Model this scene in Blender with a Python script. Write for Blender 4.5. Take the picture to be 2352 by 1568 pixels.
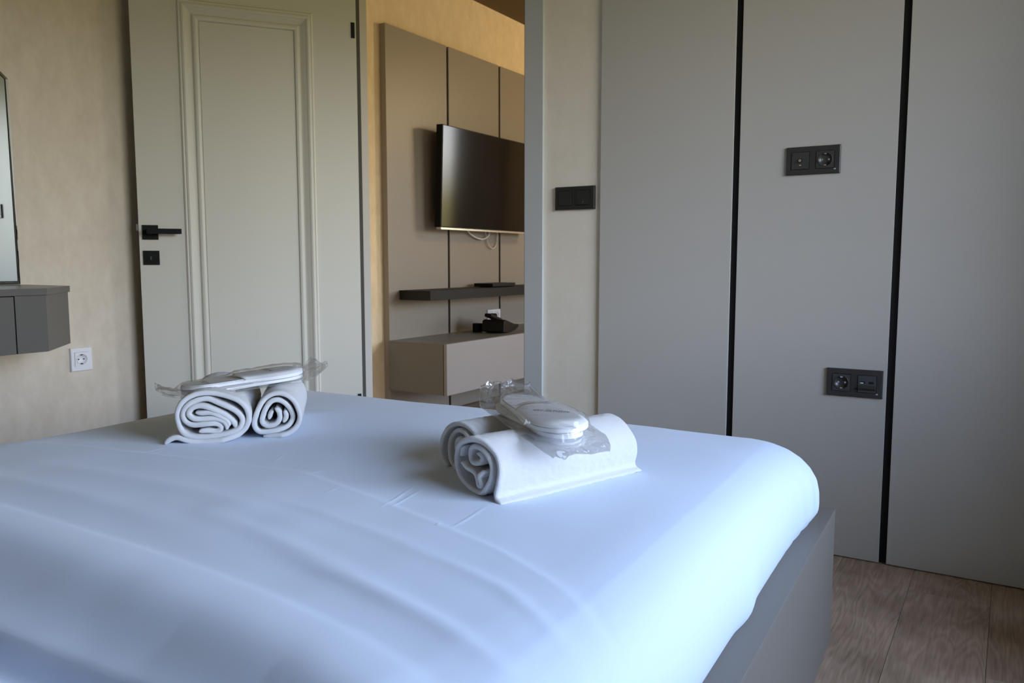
import bpy, bmesh, math, random
import numpy as np
from mathutils import Vector, Matrix

random.seed(7)
rng = np.random.default_rng(7)
scene = bpy.context.scene
for o in list(bpy.data.objects):
    bpy.data.objects.remove(o)
COL = scene.collection

# ------------------------------------------------------------------ camera
cam_d = bpy.data.cameras.new('camera')
cam = bpy.data.objects.new('camera', cam_d)
COL.objects.link(cam)
cam_d.sensor_width = 36.0
cam_d.lens = 1850.0 / 2352.0 * 36.0
cam.location = (0.0, 0.0, 0.9)
cam.rotation_euler = (math.radians(90 - 5.71), 0, math.radians(31.8))
cam_d.clip_start = 0.02
cam_d.dof.use_dof = True
cam_d.dof.focus_distance = 1.60
cam_d.dof.aperture_fstop = 11.0
scene.camera = cam

# ------------------------------------------------------------------ sky, view
SKY_STRENGTH = 17.8
world = bpy.data.worlds.new('outdoors')
scene.world = world
world.use_nodes = True
wt = world.node_tree
wt.nodes.clear()
tc = wt.nodes.new('ShaderNodeTexCoord')
sx = wt.nodes.new('ShaderNodeSeparateXYZ')
mr = wt.nodes.new('ShaderNodeMapRange')
mr.inputs[1].default_value = -1.0
mr.inputs[2].default_value = 1.0
cr = wt.nodes.new('ShaderNodeValToRGB')
bg = wt.nodes.new('ShaderNodeBackground')
wo = wt.nodes.new('ShaderNodeOutputWorld')
wt.links.new(tc.outputs['Generated'], sx.inputs[0])
wt.links.new(sx.outputs['Z'], mr.inputs[0])
wt.links.new(mr.outputs[0], cr.inputs[0])
wt.links.new(cr.outputs[0], bg.inputs[0])
wt.links.new(bg.outputs[0], wo.inputs[0])
bg.inputs[1].default_value = SKY_STRENGTH
els = cr.color_ramp.elements
els[0].position = 0.0
els[0].color = (0.115, 0.10, 0.026, 1)     # lawn and terrace below the horizon
els[1].position = 1.0
els[1].color = (0.30, 0.48, 0.95, 1)        # blue sky overhead
for p, c in ((0.480, (0.15, 0.13, 0.035, 1)), (0.515, (0.30, 0.26, 0.12, 1)), (0.545, (0.92, 0.94, 0.92, 1)), (0.58, (0.84, 0.90, 0.98, 1)), (0.63, (0.60, 0.76, 1.06, 1)), (0.75, (0.52, 0.68, 0.98, 1)), (0.85, (0.45, 0.62, 1.00, 1))):
    e = els.new(p)
    e.color = c

vs = scene.view_settings
vs.view_transform = 'Standard'
vs.look = 'None'
vs.exposure = 0.0
vs.gamma = 1.0
vs.use_curve_mapping = False
scene.cycles.use_denoising = True
scene.cycles.max_bounces = 8
scene.cycles.diffuse_bounces = 5
scene.cycles.use_adaptive_sampling = True
scene.cycles.adaptive_threshold = 0.04
scene.cycles.glossy_bounces = 4
scene.cycles.transparent_max_bounces = 12
scene.cycles.sample_clamp_indirect = 8.0

# key dimensions of the place (metres)
XL = -2.92        # left wall
YB = 2.569         # doorway wall, bedroom face
YP = 2.557        # face of the grey cladding
XR = 1.40         # window wall
YF = -0.62        # wall behind the bed head
ZC = 2.50
DX0, DX1 = -2.400, -1.531     # clear doorway
YB2 = 2.684
YFAR = 7.25
XLR = 2.3
W1 = (0.30, 2.22, 0.80, 2.20)      # bedroom window y0 y1 z0 z1
W2 = (-0.42, 1.75, 0.30, 2.35)      # living-room window x0 x1 z0 z1
W3 = (4.3, 6.5, 0.75, 2.3)         # unseen living-room window added for more light, y0 y1 z0 z1


def portal(name, loc, rot, sx_, sy_):
    l = bpy.data.lights.new(name, 'AREA')
    l.shape = 'RECTANGLE'
    l.size = sx_
    l.size_y = sy_
    l.cycles.is_portal = True
    o = bpy.data.objects.new(name, l)
    COL.objects.link(o)
    o.location = loc
    o.rotation_euler = rot
    return o


portal('daylight_opening', (XR + 0.16, (W1[0] + W1[1]) / 2, (W1[2] + W1[3]) / 2), (0, math.radians(90), 0), W1[3] - W1[2], W1[1] - W1[0])
portal('daylight_opening', (XLR + 0.16, (W3[0] + W3[1]) / 2, (W3[2] + W3[3]) / 2), (0, math.radians(90), 0), W3[3] - W3[2], W3[1] - W3[0])
portal('daylight_opening', ((W2[0] + W2[1]) / 2, YFAR + 0.16, (W2[2] + W2[3]) / 2), (math.radians(-90), 0, 0), W2[1] - W2[0], W2[3] - W2[2])

# ------------------------------------------------------------------ materials
MATS = {}


def srgb(r, g, b):
    def f(c):
        c /= 255.0
        return c / 12.92 if c <= 0.04045 else ((c + 0.055) / 1.055) ** 2.4
    return (f(r), f(g), f(b), 1.0)


def mat(name, col, rough=0.5, metal=0.0, bump=None, var=None, spec=0.5, sheen=0.0):
    """bump = (scale, strength, distance); var = (scale, amount)"""
    m = bpy.data.materials.new(name)
    m.use_nodes = True
    nt = m.node_tree
    b = nt.nodes['Principled BSDF']
    b.inputs['Base Color'].default_value = col
    b.inputs['Roughness'].default_value = rough
    b.inputs['Metallic'].default_value = metal
    b.inputs['Specular IOR Level'].default_value = spec
    if sheen:
        b.inputs['Sheen Weight'].default_value = sheen
    t = nt.nodes.new('ShaderNodeTexCoord')
    if var:
        n = nt.nodes.new('ShaderNodeTexNoise')
        n.inputs['Scale'].default_value = var[0]
        n.inputs['Detail'].default_value = 5
        nt.links.new(t.outputs['Object'], n.inputs['Vector'])
        mx = nt.nodes.new('ShaderNodeMix')
        mx.data_type = 'RGBA'
        lo = tuple(c * (1 - var[1]) for c in col[:3]) + (1,)
        hi = tuple(min(1, c * (1 + var[1])) for c in col[:3]) + (1,)
        mx.inputs[6].default_value = lo
        mx.inputs[7].default_value = hi
        nt.links.new(n.outputs['Fac'], mx.inputs[0])
        nt.links.new(mx.outputs[2], b.inputs['Base Color'])
    if bump:
        n = nt.nodes.new('ShaderNodeTexNoise')
        n.inputs['Scale'].default_value = bump[0]
        n.inputs['Detail'].default_value = 3
        nt.links.new(t.outputs['Object'], n.inputs['Vector'])
        bp = nt.nodes.new('ShaderNodeBump')
        bp.inputs['Strength'].default_value = bump[1]
        bp.inputs['Distance'].default_value = bump[2]
        nt.links.new(n.outputs['Fac'], bp.inputs['Height'])
        nt.links.new(bp.outputs[0], b.inputs['Normal'])
    MATS[name] = m
    return m


def film(name, tint=(1, 1, 1, 1), rough=0.05, base=0.02, gain=1.0, haze=0.0):
    m = bpy.data.materials.new(name)
    m.use_nodes = True
    nt = m.node_tree
    nt.nodes.clear()
    out = nt.nodes.new('ShaderNodeOutputMaterial')
    tr = nt.nodes.new('ShaderNodeBsdfTransparent')
    tr.inputs[0].default_value = tint
    gl = nt.nodes.new('ShaderNodeBsdfGlossy')
    gl.inputs['Roughness'].default_value = rough
    fr = nt.nodes.new('ShaderNodeFresnel')
    fr.inputs[0].default_value = 1.45
    ma = nt.nodes.new('ShaderNodeMath')
    ma.operation = 'MULTIPLY_ADD'
    ma.use_clamp = True
    ma.inputs[1].default_value = gain
    ma.inputs[2].default_value = base
    nt.links.new(fr.outputs[0], ma.inputs[0])
    mx = nt.nodes.new('ShaderNodeMixShader')
    nt.links.new(ma.outputs[0], mx.inputs[0])
    if haze > 0:
        df = nt.nodes.new('ShaderNodeBsdfTranslucent')
        df2 = nt.nodes.new('ShaderNodeBsdfDiffuse')
        mh = nt.nodes.new('ShaderNodeMixShader')
        mh.inputs[0].default_value = 0.6
        nt.links.new(df.outputs[0], mh.inputs[1])
        nt.links.new(df2.outputs[0], mh.inputs[2])
        m2 = nt.nodes.new('ShaderNodeMixShader')
        m2.inputs[0].default_value = haze
        nt.links.new(tr.outputs[0], m2.inputs[1])
        nt.links.new(mh.outputs[0], m2.inputs[2])
        nt.links.new(m2.outputs[0], mx.inputs[1])
    else:
        nt.links.new(tr.outputs[0], mx.inputs[1])
    nt.links.new(gl.outputs[0], mx.inputs[2])
    nt.links.new(mx.outputs[0], out.inputs[0])
    MATS[name] = m
    return m


def wallpaper(name, c1, c2):
    """woven mottled wallpaper: slow vertical mottling, fine grain, small relief"""
    m = bpy.data.materials.new(name)
    m.use_nodes = True
    nt = m.node_tree
    b = nt.nodes['Principled BSDF']
    b.inputs['Roughness'].default_value = 0.75
    b.inputs['Specular IOR Level'].default_value = 0.25
    t = nt.nodes.new('ShaderNodeTexCoord')
    mp = nt.nodes.new('ShaderNodeMapping')
    mp.inputs['Scale'].default_value = (6, 6, 3.2)
    nt.links.new(t.outputs['Object'], mp.inputs[0])
    n1 = nt.nodes.new('ShaderNodeTexNoise')
    n1.inputs['Scale'].default_value = 3.0
    n1.inputs['Detail'].default_value = 8
    n1.inputs['Roughness'].default_value = 0.7
    nt.links.new(mp.outputs[0], n1.inputs['Vector'])
    rp = nt.nodes.new('ShaderNodeValToRGB')
    rp.color_ramp.elements[0].position = 0.3
    rp.color_ramp.elements[0].color = c1
    rp.color_ramp.elements[1].position = 0.7
    rp.color_ramp.elements[1].color = c2
    nt.links.new(n1.outputs['Fac'], rp.inputs[0])
    nt.links.new(rp.outputs[0], b.inputs['Base Color'])
    n2 = nt.nodes.new('ShaderNodeTexNoise')
    n2.inputs['Scale'].default_value = 260
    nt.links.new(t.outputs['Object'], n2.inputs['Vector'])
    bp = nt.nodes.new('ShaderNodeBump')
    bp.inputs['Strength'].default_value = 0.25
    bp.inputs['Distance'].default_value = 0.002
    nt.links.new(n2.outputs['Fac'], bp.inputs['Height'])
    nt.links.new(bp.outputs[0], b.inputs['Normal'])
    MATS[name] = m
    return m


def woodfloor(name):
    m = bpy.data.materials.new(name)
    m.use_nodes = True
    nt = m.node_tree
    b = nt.nodes['Principled BSDF']
    b.inputs['Roughness'].default_value = 0.5
    b.inputs['Specular IOR Level'].default_value = 0.35
    t = nt.nodes.new('ShaderNodeTexCoord')
    oi = nt.nodes.new('ShaderNodeObjectInfo')
    ad = nt.nodes.new('ShaderNodeVectorMath')
    ad.operation = 'MULTIPLY_ADD'
    cmb = nt.nodes.new('ShaderNodeCombineXYZ')
    for k in range(3):
        nt.links.new(oi.outputs['Random'], cmb.inputs[k])
    nt.links.new(cmb.outputs[0], ad.inputs[0])
    ad.inputs[1].default_value = (37, 53, 11)
    nt.links.new(t.outputs['Object'], ad.inputs[2])
    mp = nt.nodes.new('ShaderNodeMapping')
    mp.inputs['Scale'].default_value = (1.0, 0.16, 1.0)
    nt.links.new(ad.outputs[0], mp.inputs[0])
    # cathedral rings: contours of a stretched noise
    n1 = nt.nodes.new('ShaderNodeTexNoise')
    n1.inputs['Scale'].default_value = 9
    n1.inputs['Detail'].default_value = 2
    n1.inputs['Distortion'].default_value = 0.5
    nt.links.new(mp.outputs[0], n1.inputs['Vector'])
    ml = nt.nodes.new('ShaderNodeMath')
    ml.operation = 'MULTIPLY'
    ml.inputs[1].default_value = 120
    nt.links.new(n1.outputs['Fac'], ml.inputs[0])
    sn = nt.nodes.new('ShaderNodeMath')
    sn.operation = 'SINE'
    nt.links.new(ml.outputs[0], sn.inputs[0])
    mp2 = nt.nodes.new('ShaderNodeMapping')
    mp2.inputs['Scale'].default_value = (1.0, 0.05, 1.0)
    nt.links.new(ad.outputs[0], mp2.inputs[0])
    n2 = nt.nodes.new('ShaderNodeTexNoise')
    n2.inputs['Scale'].default_value = 260
    n2.inputs['Detail'].default_value = 4
    nt.links.new(mp2.outputs[0], n2.inputs['Vector'])
    n3 = nt.nodes.new('ShaderNodeTexNoise')
    n3.inputs['Scale'].default_value = 5
    n3.inputs['Detail'].default_value = 3
    nt.links.new(ad.outputs[0], n3.inputs['Vector'])
    def madd(src, k, add):
        q = nt.nodes.new('ShaderNodeMath')
        q.operation = 'MULTIPLY_ADD'
        q.inputs[1].default_value = k
        nt.links.new(src, q.inputs[0])
        if isinstance(add, float):
            q.inputs[2].default_value = add
        else:
            nt.links.new(add, q.inputs[2])
        return q.outputs[0]
    v_ = madd(n2.outputs['Fac'], 0.45, -0.225)
    v_ = madd(n3.outputs['Fac'], 0.8, v_)
    v_ = madd(sn.outputs[0], 0.055, v_)
    rp = nt.nodes.new('ShaderNodeValToRGB')
    rp.color_ramp.elements[0].position = 0.15
    rp.color_ramp.elements[0].color = (0.235, 0.155, 0.105, 1)
    rp.color_ramp.elements[1].position = 0.70
    rp.color_ramp.elements[1].color = (0.58, 0.425, 0.315, 1)
    nt.links.new(v_, rp.inputs[0])
    nt.links.new(rp.outputs[0], b.inputs['Base Color'])
    bp = nt.nodes.new('ShaderNodeBump')
    bp.inputs['Strength'].default_value = 0.12
    bp.inputs['Distance'].default_value = 0.001
    nt.links.new(n2.outputs['Fac'], bp.inputs['Height'])
    nt.links.new(bp.outputs[0], b.inputs['Normal'])
    MATS[name] = m
    return m


wallpaper('wallpaper', (0.62, 0.545, 0.44, 1), (0.72, 0.645, 0.535, 1))
wallpaper('wallpaper_light', (0.86, 0.79, 0.67, 1), (0.91, 0.85, 0.74, 1))
wallpaper('wallpaper_warm_lit', (0.70, 0.575, 0.37, 1), (0.82, 0.69, 0.47, 1))  # beige wallpaper with the far room's warm light put into its colour
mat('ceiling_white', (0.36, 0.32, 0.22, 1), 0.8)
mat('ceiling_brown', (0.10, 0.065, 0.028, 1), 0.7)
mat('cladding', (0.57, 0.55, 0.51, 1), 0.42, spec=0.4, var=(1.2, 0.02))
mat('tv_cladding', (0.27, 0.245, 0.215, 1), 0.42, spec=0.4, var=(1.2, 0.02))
mat('door_paint', (0.62, 0.605, 0.53, 1), 0.42, spec=0.4, var=(2.0, 0.02))
mat('jamb_shaded', (0.36, 0.36, 0.345, 1), 0.5, spec=0.3)  # frame paint darkened: the left jamb's shade is in this colour
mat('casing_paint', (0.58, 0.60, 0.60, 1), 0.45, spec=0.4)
mat('black_strip', (0.006, 0.006, 0.007, 1), 0.5, spec=0.3)
mat('black_metal', (0.004, 0.004, 0.0045, 1), 0.45, spec=0.2)
mat('dark_seal_and_gap', (0.03, 0.032, 0.03, 1), 0.8)
mat('anthracite', (0.045, 0.043, 0.042, 1), 0.4, spec=0.4)
mat('anthracite_key', (0.055, 0.055, 0.054, 1), 0.3, spec=0.5)
mat('dark_switch', (0.025, 0.025, 0.022, 1), 0.4, spec=0.4)
mat('chrome', (0.75, 0.75, 0.76, 1), 0.15, 1.0)
mat('white_plastic', (0.80, 0.80, 0.82, 1), 0.3)
mat('hole_black', (0.004, 0.004, 0.004, 1), 0.7)
mat('bed_lacquer', (0.20, 0.178, 0.152, 1), 0.55, spec=0.45)
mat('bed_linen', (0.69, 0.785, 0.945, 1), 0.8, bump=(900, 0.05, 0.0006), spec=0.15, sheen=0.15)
mat('terry', (0.90, 0.90, 0.905, 1), 0.95, bump=(1000, 1.0, 0.0022), spec=0.05, sheen=0.3)
mat('slipper_cloth', (0.86, 0.86, 0.87, 1), 0.9, bump=(700, 0.3, 0.0008), spec=0.1)
mat('slipper_sole', (0.90, 0.90, 0.90, 1), 0.6, spec=0.2)
mat('ink', (0.015, 0.02, 0.025, 1), 0.6)
mat('vanity_lacquer', (0.10, 0.094, 0.085, 1), 0.33, spec=0.5)
mat('gap_black', (0.004, 0.004, 0.004, 1), 0.8)
mat('mirror_glass', (0.80, 0.86, 0.86, 1), 0.01, 1.0)
mat('mirror_bevel', (0.92, 0.94, 0.95, 1), 0.03, 1.0)
mat('tv_black', (0.005, 0.005, 0.006, 1), 0.45, spec=0.2)
mat('tv_screen', (0.005, 0.005, 0.007, 1), 0.09, spec=0.25)
mat('tv_silver', (0.72, 0.72, 0.72, 1), 0.25, 0.8)
mat('shelf_dark', (0.022, 0.021, 0.021, 1), 0.55, spec=0.15)
mat('cabinet_grey', (0.29, 0.285, 0.285, 1), 0.40, spec=0.4)
mat('cabinet_top', (0.17, 0.165, 0.155, 1), 0.4, spec=0.35)
mat('cable_white', (0.75, 0.74, 0.72, 1), 0.5)
mat('curtain_cloth', (0.55, 0.53, 0.50, 1), 0.9)
mat('window_frame', (0.16, 0.16, 0.165, 1), 0.4)
mat('plank_gap', (0.03, 0.025, 0.02, 1), 0.8)
woodfloor('floor_wood')
film('clear_film', rough=0.035, base=0.01, gain=0.55, haze=0.05)
film('window_glass', rough=0.0, base=0.0, gain=1.0)


# ------------------------------------------------------------------ helpers
def link(o, parent=None, label=None, cat=None, group=None, kind=None):
    COL.objects.link(o)
    if parent is not None:
        o.parent = parent
    if label:
        o['label'] = label
    if cat:
        o['category'] = cat
    if group:
        o['group'] = group
    if kind:
        o['kind'] = kind
    return o


def empty(name, loc=(0, 0, 0), rotz=0.0, **kw):
    o = bpy.data.objects.new(name, None)
    o.empty_display_size = 0.05
    o.location = loc
    o.rotation_euler = (0, 0, rotz)
    return link(o, **kw)


def mobj(name, bm, m, parent=None, smooth=False, bevel=0.0, seg=2, **kw):
    me = bpy.data.meshes.new(name)
    if bevel > 0:
        bmesh.ops.bevel(bm, geom=bm.edges[:], offset=bevel, segments=seg, profile=0.6, affect='EDGES', clamp_overlap=True)
    bmesh.ops.recalc_face_normals(bm, faces=bm.faces[:])
    bm.to_mesh(me)
    bm.free()
    if smooth:
        for p in me.polygons:
            p.use_smooth = True
    me.materials.append(MATS[m])
    o = bpy.data.objects.new(name, me)
    return link(o, parent, **kw)


def npobj(name, verts, faces, m, parent=None, smooth=True, **kw):
    me = bpy.data.meshes.new(name)
    verts = np.asarray(verts, dtype=np.float32)
    faces = np.asarray(faces, dtype=np.int32)
    nf, k = faces.shape
    me.vertices.add(len(verts))
    me.vertices.foreach_set('co', verts.ravel())
    me.loops.add(nf * k)
    me.loops.foreach_set('vertex_index', faces.ravel())
    me.polygons.add(nf)
    me.polygons.foreach_set('loop_start', np.arange(0, nf * k, k, dtype=np.int32))
    me.polygons.foreach_set('loop_total', np.full(nf, k, dtype=np.int32))
    me.update(calc_edges=True)
    me.validate()
    me.polygons.foreach_set('use_smooth', np.full(len(me.polygons), smooth, dtype=bool))
    me.materials.append(MATS[m])
    o = bpy.data.objects.new(name, me)
    return link(o, parent, **kw)


def add_box(bm, x0, x1, y0, y1, z0, z1):
    vs_ = [bm.verts.new((x, y, z)) for x in (x0, x1) for y in (y0, y1) for z in (z0, z1)]
    for f in ((0, 1, 3, 2), (4, 6, 7, 5), (0, 4, 5, 1), (2, 3, 7, 6), (0, 2, 6, 4), (1, 5, 7, 3)):
        bm.faces.new([vs_[i] for i in f])


def box(name, b, m, parent=None, bevel=0.0, **kw):
    bm = bmesh.new()
    add_box(bm, *b)
    return mobj(name, bm, m, parent, bevel=bevel, **kw)


def boxes(name, bl, m, parent=None, **kw):
    bm = bmesh.new()
    for b in bl:
        add_box(bm, *b)
    return mobj(name, bm, m, parent, **kw)


def prism(name, poly, z0, z1, m, parent=None, bevel=0.0, smooth=False, **kw):
    """vertical prism over an XY polygon"""
    bm = bmesh.new()
    lo = [bm.verts.new((x, y, z0)) for x, y in poly]
    hi = [bm.verts.new((x, y, z1)) for x, y in poly]
    bm.faces.new(lo[::-1])
    bm.faces.new(hi)
    n = len(poly)
    for i in range(n):
        bm.faces.new((lo[i], lo[(i + 1) % n], hi[(i + 1) % n], hi[i]))
    return mobj(name, bm, m, parent, bevel=bevel, smooth=smooth, **kw)


def tube(name, pts, r, m, parent=None, n=10, **kw):
    pts = [Vector(p) for p in pts]
    P = []
    for i in range(len(pts) - 1):
        p0 = pts[max(i - 1, 0)]
        p1, p2 = pts[i], pts[i + 1]
        p3 = pts[min(i + 2, len(pts) - 1)]
        for k in range(6):
            t = k / 6
            P.append(0.5 * ((2 * p1) + (p2 - p0) * t + (2 * p0 - 5 * p1 + 4 * p2 - p3) * t * t + (3 * p1 - p0 - 3 * p2 + p3) * t ** 3))
    P.append(pts[-1])
    bm = bmesh.new()
    rings = []
    for i, p in enumerate(P):
        d = (P[min(i + 1, len(P) - 1)] - P[max(i - 1, 0)]).normalized()
        a = d.orthogonal().normalized() if abs(d.z) > 0.95 else d.cross(Vector((0, 0, 1))).normalized()
        b = d.cross(a)
        rings.append([bm.verts.new(p + r * (math.cos(2 * math.pi * k / n) * a + math.sin(2 * math.pi * k / n) * b)) for k in range(n)])
    for i in range(len(rings) - 1):
        for k in range(n):
            bm.faces.new((rings[i][k], rings[i][(k + 1) % n], rings[i + 1][(k + 1) % n], rings[i + 1][k]))
    bm.faces.new(rings[0][::-1])
    bm.faces.new(rings[-1])
    return mobj(name, bm, m, parent, smooth=True, **kw)


def add_disc(bm, c, ax, r, depth, n=32):
    """short cylinder from c along unit ax"""
    ax = Vector(ax).normalized()
    a = ax.orthogonal().normalized()
    b = ax.cross(a)
    c = Vector(c)
    A = [bm.verts.new(c + r * (math.cos(2 * math.pi * k / n) * a + math.sin(2 * math.pi * k / n) * b)) for k in range(n)]
    B = [bm.verts.new(v.co + ax * depth) for v in A]
    bm.faces.new(A[::-1])
    bm.faces.new(B)
    for k in range(n):
        bm.faces.new((A[k], A[(k + 1) % n], B[(k + 1) % n], B[k]))


def catmull(pts, step):
    pts = np.asarray(pts, float)
    out = []
    for i in range(len(pts) - 1):
        p0 = pts[max(i - 1, 0)]
        p1, p2 = pts[i], pts[i + 1]
        p3 = pts[min(i + 2, len(pts) - 1)]
        n = max(2, int(np.linalg.norm(p2 - p1) / step))
        for t in np.linspace(0, 1, n, endpoint=False):
            out.append(0.5 * ((2 * p1) + (p2 - p0) * t + (2 * p0 - 5 * p1 + 4 * p2 - p3) * t * t + (3 * p1 - p0 - 3 * p2 + p3) * t ** 3))
    out.append(pts[-1])
    return np.array(out)


# ================================================================== SETTING
# --- bedroom floor: sub-floor with separate laminate planks
fl = boxes('floor', [(XL, XR, YF, YB2, -0.05, -0.012)], 'plank_gap', kind='structure', label='grey-brown wood plank floor beside the bed', cat='floor')
PW, PL = 0.195, 1.29
x = -0.005 - PW * 15
row = 0
plank_meshes = {}
while x < XR:
    xa, xb = max(x, XL), min(x + PW, XR)
    off = (row * 0.43) % PL
    y = YF - off
    while y < YB:
        ya, yb = max(y, YF), min(y + PL, YB)
        if xb - xa > 0.02 and yb - ya > 0.02:
            key = (round(xb - xa, 3), round(yb - ya, 3))
            g = 0.0005
            if key not in plank_meshes:
                bm = bmesh.new()
                add_box(bm, -key[0] / 2 + g, key[0] / 2 - g, -key[1] / 2 + g, key[1] / 2 - g, -0.012, 0.0)
                me = bpy.data.meshes.new('plank')
                bmesh.ops.recalc_face_normals(bm, faces=bm.faces[:])
                bm.to_mesh(me)
                bm.free()
                me.materials.append(MATS['floor_wood'])
                plank_meshes[key] = me
            o = bpy.data.objects.new('plank', plank_meshes[key])
            o.location = ((xa + xb) / 2, (ya + yb) / 2, 0)
            link(o, fl)
        y += PL
    x += PW
    row += 1
boxes('floor_living', [(XL, XLR, YB2, YFAR, -0.05, 0.0)], 'floor_wood', kind='structure')

# --- walls
boxes('wall_left', [(XL - 0.12, XL, YF - 0.12, YB + 0.06, -0.05, ZC)], 'wallpaper', kind='structure', label='beige textured wallpaper wall left of the door', cat='wall')
boxes('wall_living', [(XL - 0.12, XL, YB + 0.06, YFAR + 0.12, -0.05, ZC)], 'wallpaper_warm_lit', kind='structure', label='beige wall above the television cladding, warm light in its colour', cat='wall')
boxes('wall_back', [(XL, DX0 - 0.03, YB, YB2, 0, ZC), (DX1 + 0.03, XLR, YB, YB2, 0, ZC), (DX0 - 0.03, DX1 + 0.03, YB, YB2, 2.07, ZC)],
      'wallpaper_light', kind='structure', label='narrow beige wall with the dark switch beside the doorway', cat='wall')
boxes('wall_right', [(XR, XR + 0.25, YF, W1[0], 0, ZC), (XR, XR + 0.25, W1[1], YB, 0, ZC), (XR, XR + 0.25, W1[0], W1[1], 0, W1[2]), (XR, XR + 0.25, W1[0], W1[1], W1[3], ZC)],
      'wallpaper', kind='structure')
boxes('wall_front', [(XL, XR + 0.25, YF - 0.12, YF, -0.05, ZC)], 'wallpaper', kind='structure')
boxes('wall_far', [(XL, W2[0], YFAR, YFAR + 0.25, 0, ZC), (W2[1], XLR, YFAR, YFAR + 0.25, 0, ZC), (W2[0], W2[1], YFAR, YFAR + 0.25, 0, W2[2]), (W2[0], W2[1], YFAR, YFAR + 0.25, W2[3], ZC)],
      'wallpaper_warm_lit', kind='structure')
boxes('wall_far_right', [(XLR, XLR + 0.25, YB2, W3[0], 0, ZC), (XLR, XLR + 0.25, W3[1], YFAR, 0, ZC), (XLR, XLR + 0.25, W3[0], W3[1], 0, W3[2]), (XLR, XLR + 0.25, W3[0], W3[1], W3[3], ZC)],
      'wallpaper_warm_lit', kind='structure')
boxes('shade_ledge', [(0.34, XR, 1.98, 2.249, 0.0, 0.30)], 'casing_paint', kind='structure')  # unseen ledge added to shade the floor and lower right cladding
boxes('shade_pier', [(0.46, XR, 2.27, YP - 0.001, 0, ZC)], 'wallpaper', kind='structure')  # unseen block added to shade the right end of the cladding
boxes('ceiling', [(XL - 0.12, XR + 0.25, YF - 0.12, YB2, ZC, ZC + 0.1)], 'ceiling_white', kind='structure')
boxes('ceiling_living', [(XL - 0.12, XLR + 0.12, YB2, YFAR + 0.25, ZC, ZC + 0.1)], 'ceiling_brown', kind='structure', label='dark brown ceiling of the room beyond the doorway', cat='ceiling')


# --- windows
def window(name, horizontal, a0, a1, z0, z1, at, mull):
    e = empty(name, (0, 0, 0), kind='structure')
    f = 0.06

    def bx(a_, b_, c_, d_, t0, t1):
        return (a_, b_, at + t0, at + t1, c_, d_) if horizontal else (at + t0, at + t1, a_, b_, c_, d_)
    boxes('window_frame', [bx(a0, a1, z0, z0 + f, 0, 0.07), bx(a0, a1, z1 - f, z1, 0, 0.07), bx(a0, a0 + f, z0 + f, z1 - f, 0, 0.07), bx(a1 - f, a1, z0 + f, z1 - f, 0, 0.07),
                           bx(mull - 0.04, mull + 0.04, z0 + f, z1 - f, 0, 0.07)], 'window_frame', e)
    for p, q in ((a0 + f, mull - 0.04), (mull + 0.04, a1 - f)):
        boxes('pane', [bx(p, q, z0 + f, z1 - f, 0.03, 0.036)], 'window_glass', e)
    return e


window('window_1', False, W1[0], W1[1], W1[2], W1[3], XR + 0.06, 0.15)
window('added_window', False, W3[0], W3[1], W3[2], W3[3], XLR + 0.06, 5.5)  # added unseen, brings more daylight onto the television wall
window('window_2', True, W2[0], W2[1], W2[2], W2[3], YFAR + 0.06, 0.66)


def curtain(name, p0, p1, z0, z1, depth, folds, label):
    p0, p1 = np.array(p0), np.array(p1)
    d = (p1 - p0) / np.linalg.norm(p1 - p0)
    nrm = np.array([-d[1], d[0]])
    n = folds * 14
    V, F = [], []
    for side in (0, 1):
        for k in range(13):
            zz = z0 + (z1 - z0) * k / 12
            for i in range(n + 1):
                t = i / n
                q = p0 + (p1 - p0) * t + nrm * (depth * 0.5 * math.sin(t * folds * 2 * math.pi + 0.5 * math.sin(zz * 1.3)) + 0.004 * side)
                V.append((q[0], q[1], zz))
    m = n + 1
    for side in (0, 1):
        for k in range(12):
            for i in range(n):
                a = side * 13 * m + k * m + i
                F.append((a, a + 1, a + m + 1, a + m))
    for k in range(12):
        for i in (0, n):
            a = k * m + i
            F.append((a, a + m, a + m + 13 * m, a + 13 * m))
    for i in range(n):
        for k in (0, 12):
            a = k * m + i
            F.append((a, a + 1, a + 1 + 13 * m, a + 13 * m))
    return npobj(name, V, F, 'curtain_cloth', label=label, cat='curtain')


curtain('curtain', (W2[0] - 0.55, YFAR - 0.14), (W2[0] + 0.06, YFAR - 0.14), 0.03, 2.42, 0.12, 5, 'grey curtain drawn aside at the far window')

# --- doorway trim
tr = empty('trim_1', (0, 0, 0), kind='structure', label='grey door frame around the open doorway', cat='door frame')
CF = 2.556
boxes('casing', [(DX1, -1.456, CF, YB - 0.001, 0, 2.05)], 'casing_paint', tr)
boxes('casing', [(-2.475, DX0, CF, YB - 0.001, 0, 2.05)], 'casing_paint', tr)
boxes('casing', [(-2.475, -1.456, CF, YB - 0.001, 2.05, 2.125)], 'casing_paint', tr)
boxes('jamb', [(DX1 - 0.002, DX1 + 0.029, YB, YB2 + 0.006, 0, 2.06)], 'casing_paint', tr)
boxes('jamb', [(DX0 - 0.029, DX0 + 0.002, YB, YB2 + 0.006, 0, 2.06)], 'jamb_shaded', tr)
boxes('rubber_seal_and_gap', [(DX0 + 0.002, DX0 + 0.008, 2.598, 2.640, 0, 2.05)], 'dark_seal_and_gap', tr)  # dark strip painting the shaded gap between door and jamb
boxes('jamb', [(DX0 + 0.002, DX1 - 0.002, YB, YB2 + 0.006, 2.05, 2.069)], 'casing_paint', tr)
boxes('door_stop', [(DX1 - 0.025, DX1 - 0.002, 2.603, YB2 - 0.01, 0, 2.05)], 'casing_paint', tr)
boxes('rubber_seal_and_gap', [(DX1 - 0.024, DX1 - 0.002, 2.594, 2.603, 0, 2.05)], 'dark_seal_and_gap', tr)

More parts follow.
